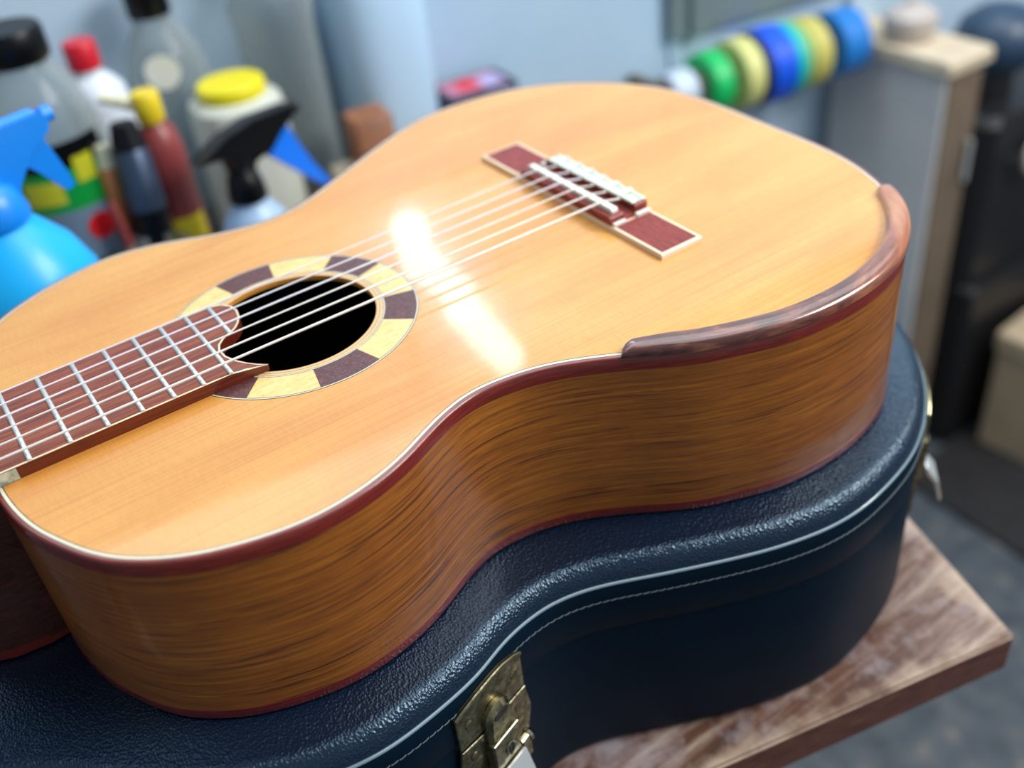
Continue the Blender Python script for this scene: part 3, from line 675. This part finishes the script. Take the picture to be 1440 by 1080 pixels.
sprayer('spray_bottle', (58, 236), 0, 50, 'cyan', 'blue', 'blue', 'all-blue spray bottle at the left edge of the workbench', math.radians(16), .80, trig2, 22, 60, beam2)

def arc_label(root, name, c, r, z0, z1, a0, a1, m_, t=.6, n=14):
    v = []; f = []
    for i in range(n + 1):
        a = a0 + (a1 - a0) * i / n
        for rr, z in ((r, z0), (r + t, z0), (r + t, z1), (r, z1)): v.append((c[0] + rr * math.cos(a), c[1] + rr * math.sin(a), z))
    for i in range(n):
        for k_ in range(4): f.append([i * 4 + k_, i * 4 + (k_ + 1) % 4, (i + 1) * 4 + (k_ + 1) % 4, (i + 1) * 4 + k_])
    f += [[0, 1, 2, 3], [n * 4 + k_ for k_ in range(4)]]
    return mesh(name, v, f, m_, root)
def bottle(name, pos, prof, m_, label, cat='bottle', cap=None, capm=None, n=36, sq=None, capname='cap', baz=BZ):
    r = empty(name, (pos[0], pos[1], baz), label, cat)
    mesh('bottle_body', *lathe([(a, b) for a, b in prof], (pos[0], pos[1], baz), n, sq=sq), m_, r)
    if cap: mesh(capname, *lathe([(a, b) for a, b in cap], (pos[0], pos[1], baz), n), capm, r)
    return r
# clear bottle with black cap and printed label
b1 = bottle('glass_bottle', (136, 500), [(44, 0), (47, 5), (47, 186), (45, 210), (36, 234), (26, 248), (22, 254), (22, 260)], 'glass', 'tall clear bottle with a wide black cap and a green tomato label', cap=[(27, 254), (29, 257), (29, 278), (27, 281)], capm='black')
aim = math.atan2(-426 - 500, 23 - 136)
c1 = (136, 500)
arc_label(b1, 'label_band', c1, 47.2, -66, -44, aim - .6, aim + .95, 'black')['label'] = 'black band of the label'
arc_label(b1, 'label_band', c1, 47.2, -102, -66, aim - .9, aim + .95, 'green')['label'] = 'green band of the label'
arc_label(b1, 'label_band', c1, 47.2, -150, -102, aim - .9, aim + .95, 'slate')['label'] = 'grey band of the label'
arc_label(b1, 'label_band', c1, 47.2, -232, -150, aim - .9, aim + .95, 'dgreen')['label'] = 'dark green band of the label'
arc_label(b1, 'label_band', c1, 47.9, -80, -58, aim + .25, aim + .62, 'lime')['label'] = 'yellow spot of the label'
arc_label(b1, 'label_band', c1, 47.9, -94, -74, aim - .7, aim - .05, 'lime')['label'] = 'yellow patch of the label'
def disc_on(root, c, r, ang, z, rad, m_, name='round_spot', t=.8):
    v = []; n = 20
    for rr in (r, r + t):
        for i in range(n):
            a = 2 * PI * i / n; v.append((c[0] + rr * math.cos(ang + rad * math.cos(a) / r), c[1] + rr * math.sin(ang + rad * math.cos(a) / r), z + rad * math.sin(a)))
    f = [list(range(n)), [n + i for i in range(n)]] + [[i, (i + 1) % n, n + (i + 1) % n, n + i] for i in range(n)]
    return mesh(name, v, f, m_, root)
disc_on(b1, c1, 48.0, aim + .36, -122, 12, 'tomato')['label'] = 'round red tomato picture'
arc_label(b1, 'label_band', c1, 47.9, -222, -156, aim + .35, aim + .93, 'labelw')['label'] = 'white corner of the label'
# white bottle with red cap
bottle('plastic_bottle', (203, 592), [(28, 0), (30, 5), (30, 172), (28, 186), (20, 196), (13, 201), (13, 210)], 'whitep', 'white plastic bottle with a red screw cap', cap=[(14.5, 206), (15, 208), (15, 229), (13.5, 231)], capm='red')
# demijohn
bottle('glass_bottle', (284, 630), [(40, 0), (42, 6), (42, 150), (41, 168), (36, 190), (26, 208), (19, 218), (19, 228)], 'glass', 'broad clear glass bottle with a black cap, behind the yellow-lidded jar', cap=[(20, 226), (21, 228), (21, 258), (19, 260)], capm='black')
bl = [c for c in bpy.data.objects if c.get('label', '').startswith('broad clear')][0]
disc_on(bl, (284, 630), 42.4, math.atan2(-1056, -258) - .12, -58, 17, 'bone', 'round_spot')['label'] = 'small round white spot'  # round white disc on the front of the bottle
# second clear bottle
bottle('glass_bottle', (398, 611), [(38, 0), (41, 6), (41, 190), (44, 214), (34, 236), (20, 250), (17, 256), (17, 276)], 'glass', 'clear glass bottle standing between the yellow-lidded jar and the blue jug', cap=[(18, 268), (19, 270), (19, 290), (17, 292)], capm='labelw')
# big translucent jug
bottle('plastic_jug', (503, 597), [(46, 0), (51, 8), (51, 200), (48, 226), (36, 252), (22, 262), (20, 276)], 'jug', 'large pale blue translucent jug behind the wooden block', 'jug', cap=[(23, 266), (24, 270), (24, 290), (22, 292)], capm='whitep', sq=.75)
# jar with yellow lid
bottle('plastic_jar', (318, 549), [(41, 0), (44, 5), (44, 142), (42, 152), (33, 157)], 'jar', 'off-white plastic jar with a round yellow lid', 'jar', cap=[(31, 156), (33, 157.5), (33, 168), (31, 170)], capm='yellow', sq=.72, capname='lid')
# glue bottle with cream spout and yellow cap
gb = bottle('glue_bottle', (218, 466), [(17, 0), (19, 4), (19, 160), (16, 178), (8, 186), (6, 190)], 'brownred', 'narrow red-brown glue bottle with a yellow cap and cream spout', cap=[(11, 186), (12, 188), (12, 210), (10.5, 212)], capm='yellow2')
mb = MB().add(*tube([(214, 467, -40), (200, 474, -33), (184, 480, -27)], 0, 12, [7, 6, 4.5])); mb.build('spout', 'creamp', gb)
ga = math.atan2(-888, -207)
arc_label(gb, 'label_band', (218, 466), 19.2, -176, -140, ga - 1.1, ga + 1.1, 'yellow2')['label'] = 'yellow band of the label'
arc_label(gb, 'label_band', (218, 466), 19.2, -232, -176, ga - 1.1, ga + 1.1, 'labelw')['label'] = 'pale band of the label'
# tools standing in a clear tumbler
tb = empty('tumbler', (178, 440, BZ), 'clear plastic tumbler holding the tools beside the tall bottle', 'tumbler')
vv, ff = lathe([(26, 0), (29, 3), (32, 92)], (178, 430, BZ), 32); ff = ff[:-1]; mesh('tumbler_wall', vv, ff, 'glass2', tb)
def handle(name, a, b, segs, label, cat):
    r = empty(name, b, label, cat); A, B = Vector(a), Vector(b)
    for (t0, t1, r0, r1, m_, nm) in segs:
        mesh(nm, *tube([A.lerp(B, t0), A.lerp(B, t0 + (t1 - t0) * .08), A.lerp(B, t0 + (t1 - t0) * .92), A.lerp(B, t1)], 0, 14, [r0 * .75, r0, r1, r1 * .75]), m_, r)
    return r
handle('tool_handle', (190, 448, -40), (178, 424, -237), [(0, .12, 11, 15, 'black', 'handle_end'), (.1, .40, 15, 17, 'gripmetal', 'grip'), (.38, .5, 17, 16, 'black', 'collar'), (.48, 1, 8, 7, 'black', 'shaft')], 'black tool with a knurled grey grip, standing in the tumbler', 'tool')
handle('chisel', (170, 462, -58), (160, 440, -237), [(0, .12, 7, 8, 'creamp', 'handle_end'), (.1, .42, 9, 8, 'orange', 'handle'), (.41, .46, 7, 6, 'brownred', 'ferrule'), (.45, 1, 3.2, 3, 'steel', 'blade')], 'orange wooden-handled chisel standing in the tumbler', 'tool')
handle('paintbrush', (158, 440, -100), (164, 420, -237), [(0, .3, 3.5, 4.5, 'brownred', 'handle'), (.28, 1, 4, 3, 'core', 'shaft')], 'thin brown-handled brush standing in the tumbler', 'brush')
# wooden pieces and the carton
o = mesh('wood_offcut', *box(428, 520, 560, 636, BZ, -216, -.1), 'beige', loc=(474, 598, BZ)); 
bpy.data.objects.remove(o)
tag(mesh('wood_offcut', *box(392, 478, 478, 538, BZ, -185, -.12, b=2), 'beige', loc=(435, 508, BZ)), 'pale wood offcut in front of the blue jug, carrying the brown block', 'offcut')
tag(mesh('wood_block', *box(414, 456, 490, 528, -185, -128, -.12, b=2), 'block', loc=(435, 509, -185)), 'brown wooden block standing on the pale offcut', 'block')
cb = empty('carton', (612, 596, BZ), 'small printed carton in pink and purple near the wall', 'carton')
fr = rot_frame(612, 596, BZ, -.07)
mesh('carton_body', [fr(*p) for p in box(-46, 46, -28, 28, 0, 66)[0]], box(-46, 46, -28, 28, 0, 66)[1], 'navy', cb)
def pl(name, x0, x1, y0, y1, z0, z1, m_): vv, ff = box(x0, x1, y0, y1, z0, z1, b=.15); return mesh(name, [fr(*p) for p in vv], ff, m_, cb, smooth=False)
pl('print_panel', -36, 36, -22, 22, 65.7, 66.5, 'pink')['label'] = 'pink panel on the carton top'
pl('print_panel', -20, 6, -14, 16, 66.2, 66.9, 'tomato')['label'] = 'red panel on the carton top'
pl('print_panel', 8, 34, -20, 10, 66.2, 66.9, 'lilac')['label'] = 'lilac panel on the carton top'
pl('print_panel', -40, 6, -28.5, -27.7, 10, 58, 'purple')['label'] = 'purple panel on the carton front'
pl('print_panel', 6, 40, -28.5, -27.7, 14, 60, 'lilac')['label'] = 'lilac panel on the carton front'

# tape rack on the wall
ax = Vector((1, -.12, 0)).normalized()
rk = empty('tape_rack', (1040, 560, -248), 'grey wall board with a rod for rolls of tape', 'rack')
v, f = wallbox(912, 1206, -205, -60, 5.5, 14); mesh('back_board', v, f, 'board', rk, smooth=False)
v, f = wallbox(940, 960, -204, -62, 14, 22); mesh('bracket', v, f, 'board', rk, smooth=False)
c0 = Vector((1022, 525, -253))
mesh('rod', *tube([c0 + ax * -172, c0 + ax * 165], 9, 12), 'core', rk)
for s_ in (-168, 160):
    p = c0 + ax * s_; v, f = box(p.x - 5, p.x + 5, p.y - 10, wall_y(p.x) - 5.5, -264, -205 if False else -236, 0); mesh('rod_bracket', v, f, 'tan', rk)
tapes = [(-118, 32, 34, 'tapewhite', 'white roll of tape nearest the rod bracket'), (-98, 0, 0, None, None)]
TP = [(-160, -124, 28, 'tapewhite', 'white roll of tape, leftmost on the rod'), (-108, -78, 40, 'tapegreen', 'bright green roll of tape'), (-62, -34, 46, 'tapebeige', 'pale yellow roll of tape between the green and blue rolls'),
      (-33, -24, 49, 'tapenavy', 'thin navy roll of tape beside the blue roll'), (-23, 14, 50, 'tapeblue', 'wide royal blue roll of tape'), (15, 31, 48, 'tapeteal', 'narrow teal roll of tape'),
      (32, 44, 46, 'tapeltgreen', 'narrow pale green roll of tape'), (45, 76, 46, 'tapeyellow', 'dull yellow roll of tape'), (98, 142, 44, 'tapesky', 'sky blue roll of tape, rightmost on the rod')]
for a, b, r_, m_, lab in TP:
    q = c0 + ax * a
    t_ = empty('tape_roll', tuple(q), lab, 'tape', 'rolls of tape on the wall rod')
    mesh('tape', *ring(20, r_, 0, b - a, tuple(q), tuple(ax), 40, 2.5), m_, t_)
    mesh('core', *ring(9.3, 20, .8, b - a - .8, tuple(q), tuple(ax), 32, .3), 'core', t_)
# shelf above the rack (its underside edge shows at the top of the frame)
v, f = wallbox(1215, 1262, FLOOR + 1, 100, 5.5, 12); mesh('batten', v, f, 'wall', wall, smooth=False)

# side cabinet, pot, machine and box on the right
cbn = empty('side_cabinet', (1240, 450, FLOOR), 'grey side cabinet with a pale wooden top right of the tape rolls', 'cabinet')
mesh('cabinet_top', *box(1172, 1262, 352, wall_y(1262) - 8, -273, -256, b=3), 'beige', cbn)
mesh('cabinet_body', *box(1180, 1256, 362, wall_y(1262) - 12, FLOOR, -273, b=2), 'taupe', cbn)
mesh('cabinet_door', *box(1186, 1250, 357, 362, FLOOR + 40, -280, b=1.5), 'tan', cbn)
mesh('door_handle', *tube([(1240, 352, -380), (1240, 352, -440)], 4, 10), 'steel', cbn)
pt = empty('pot', (1218, 456, -256), 'pale grey round pot on the cabinet top', 'pot')
mesh('pot_body', *lathe([(26, 0), (32, 4), (34, 20), (36, 22), (36, 26), (33, 27)], (1218, 456, -256), 32), 'potgrey', pt)
mesh('pot_lid', *lathe([(35, 27), (34, 33), (22, 42), (8, 47), (7, 54), (4, 56)], (1218, 456, -256), 32), 'potgrey', pt)
mc = empty('bench_machine', (1400, 420, FLOOR), 'black floor-standing machine with a rounded blue-grey head', 'machine')
mesh('machine_base', *box(1290, 1620, 335, 500, FLOOR, -640, b=8), 'blackmetal', mc)
mesh('machine_body', *box(1290, 1560, 350, 490, -640, -372, b=12), 'blackmetal', mc)
mesh('machine_column', *lathe([(34, 0), (34, 40), (30, 46)], (1380, 430, -372), 24), 'blackmetal', mc)
mesh('machine_head', *lathe([(10, 0), (44, 6), (58, 24), (62, 46), (54, 68), (34, 84), (8, 90)], (1380, 425, -336), 32), 'head', mc)
mesh('hand_wheel', *ring(20, 30, 0, 10, (1372, 338, -440), (.2, -1, 0), 28, 3), 'potgrey', mc)
mesh('start_button', *lathe([(12, 0), (12, 5), (9, 9)], (1425, 350, -440), 20, axis=(0, -1, 0)), 'pink', mc)
bx = empty('box', (1420, 264, FLOOR + 9), 'beige box standing on the black shade sheet below the machine', 'box')
mesh('box_body', *box(1340, 1500, 216, 312, FLOOR + 9, FLOOR + 200, .1, b=3), 'boxcard', bx)
mesh('box_lid', *box(1336, 1504, 212, 316, FLOOR + 200, FLOOR + 230, .1, b=3), 'boxcard', bx)

# bright slanted lamp on the wall above (its reflection crosses the soundboard)
lm = empty('tube_lamp', (560, 632, 460), 'slanted tube lamp fixed to the wall above the bottles', 'lamp')
M['lampglow'] = mat('lamp_diffuser', (.82, .9, 1), .5, emit=9.5)
def lamp_seg(a, b, r_):
    A, B = Vector(a), Vector(b)
    mesh('lamp_tube', *tube([A, A.lerp(B, .04), A.lerp(B, .96), B], 0, 12, [r_ * .5, r_, r_, r_ * .5]), 'lampglow', lm)
lamp_seg((508, 618, 322), (516, 618, 398), 21)
lamp_seg((522, 612, 392), (566, 608, 452), 20)
lamp_seg((556, 610, 462), (624, 604, 590), 23)
v, f = wallbox(500, 640, 300, 610, 0, 6); mesh('lamp_housing', v, f, 'wall', lm, smooth=False)
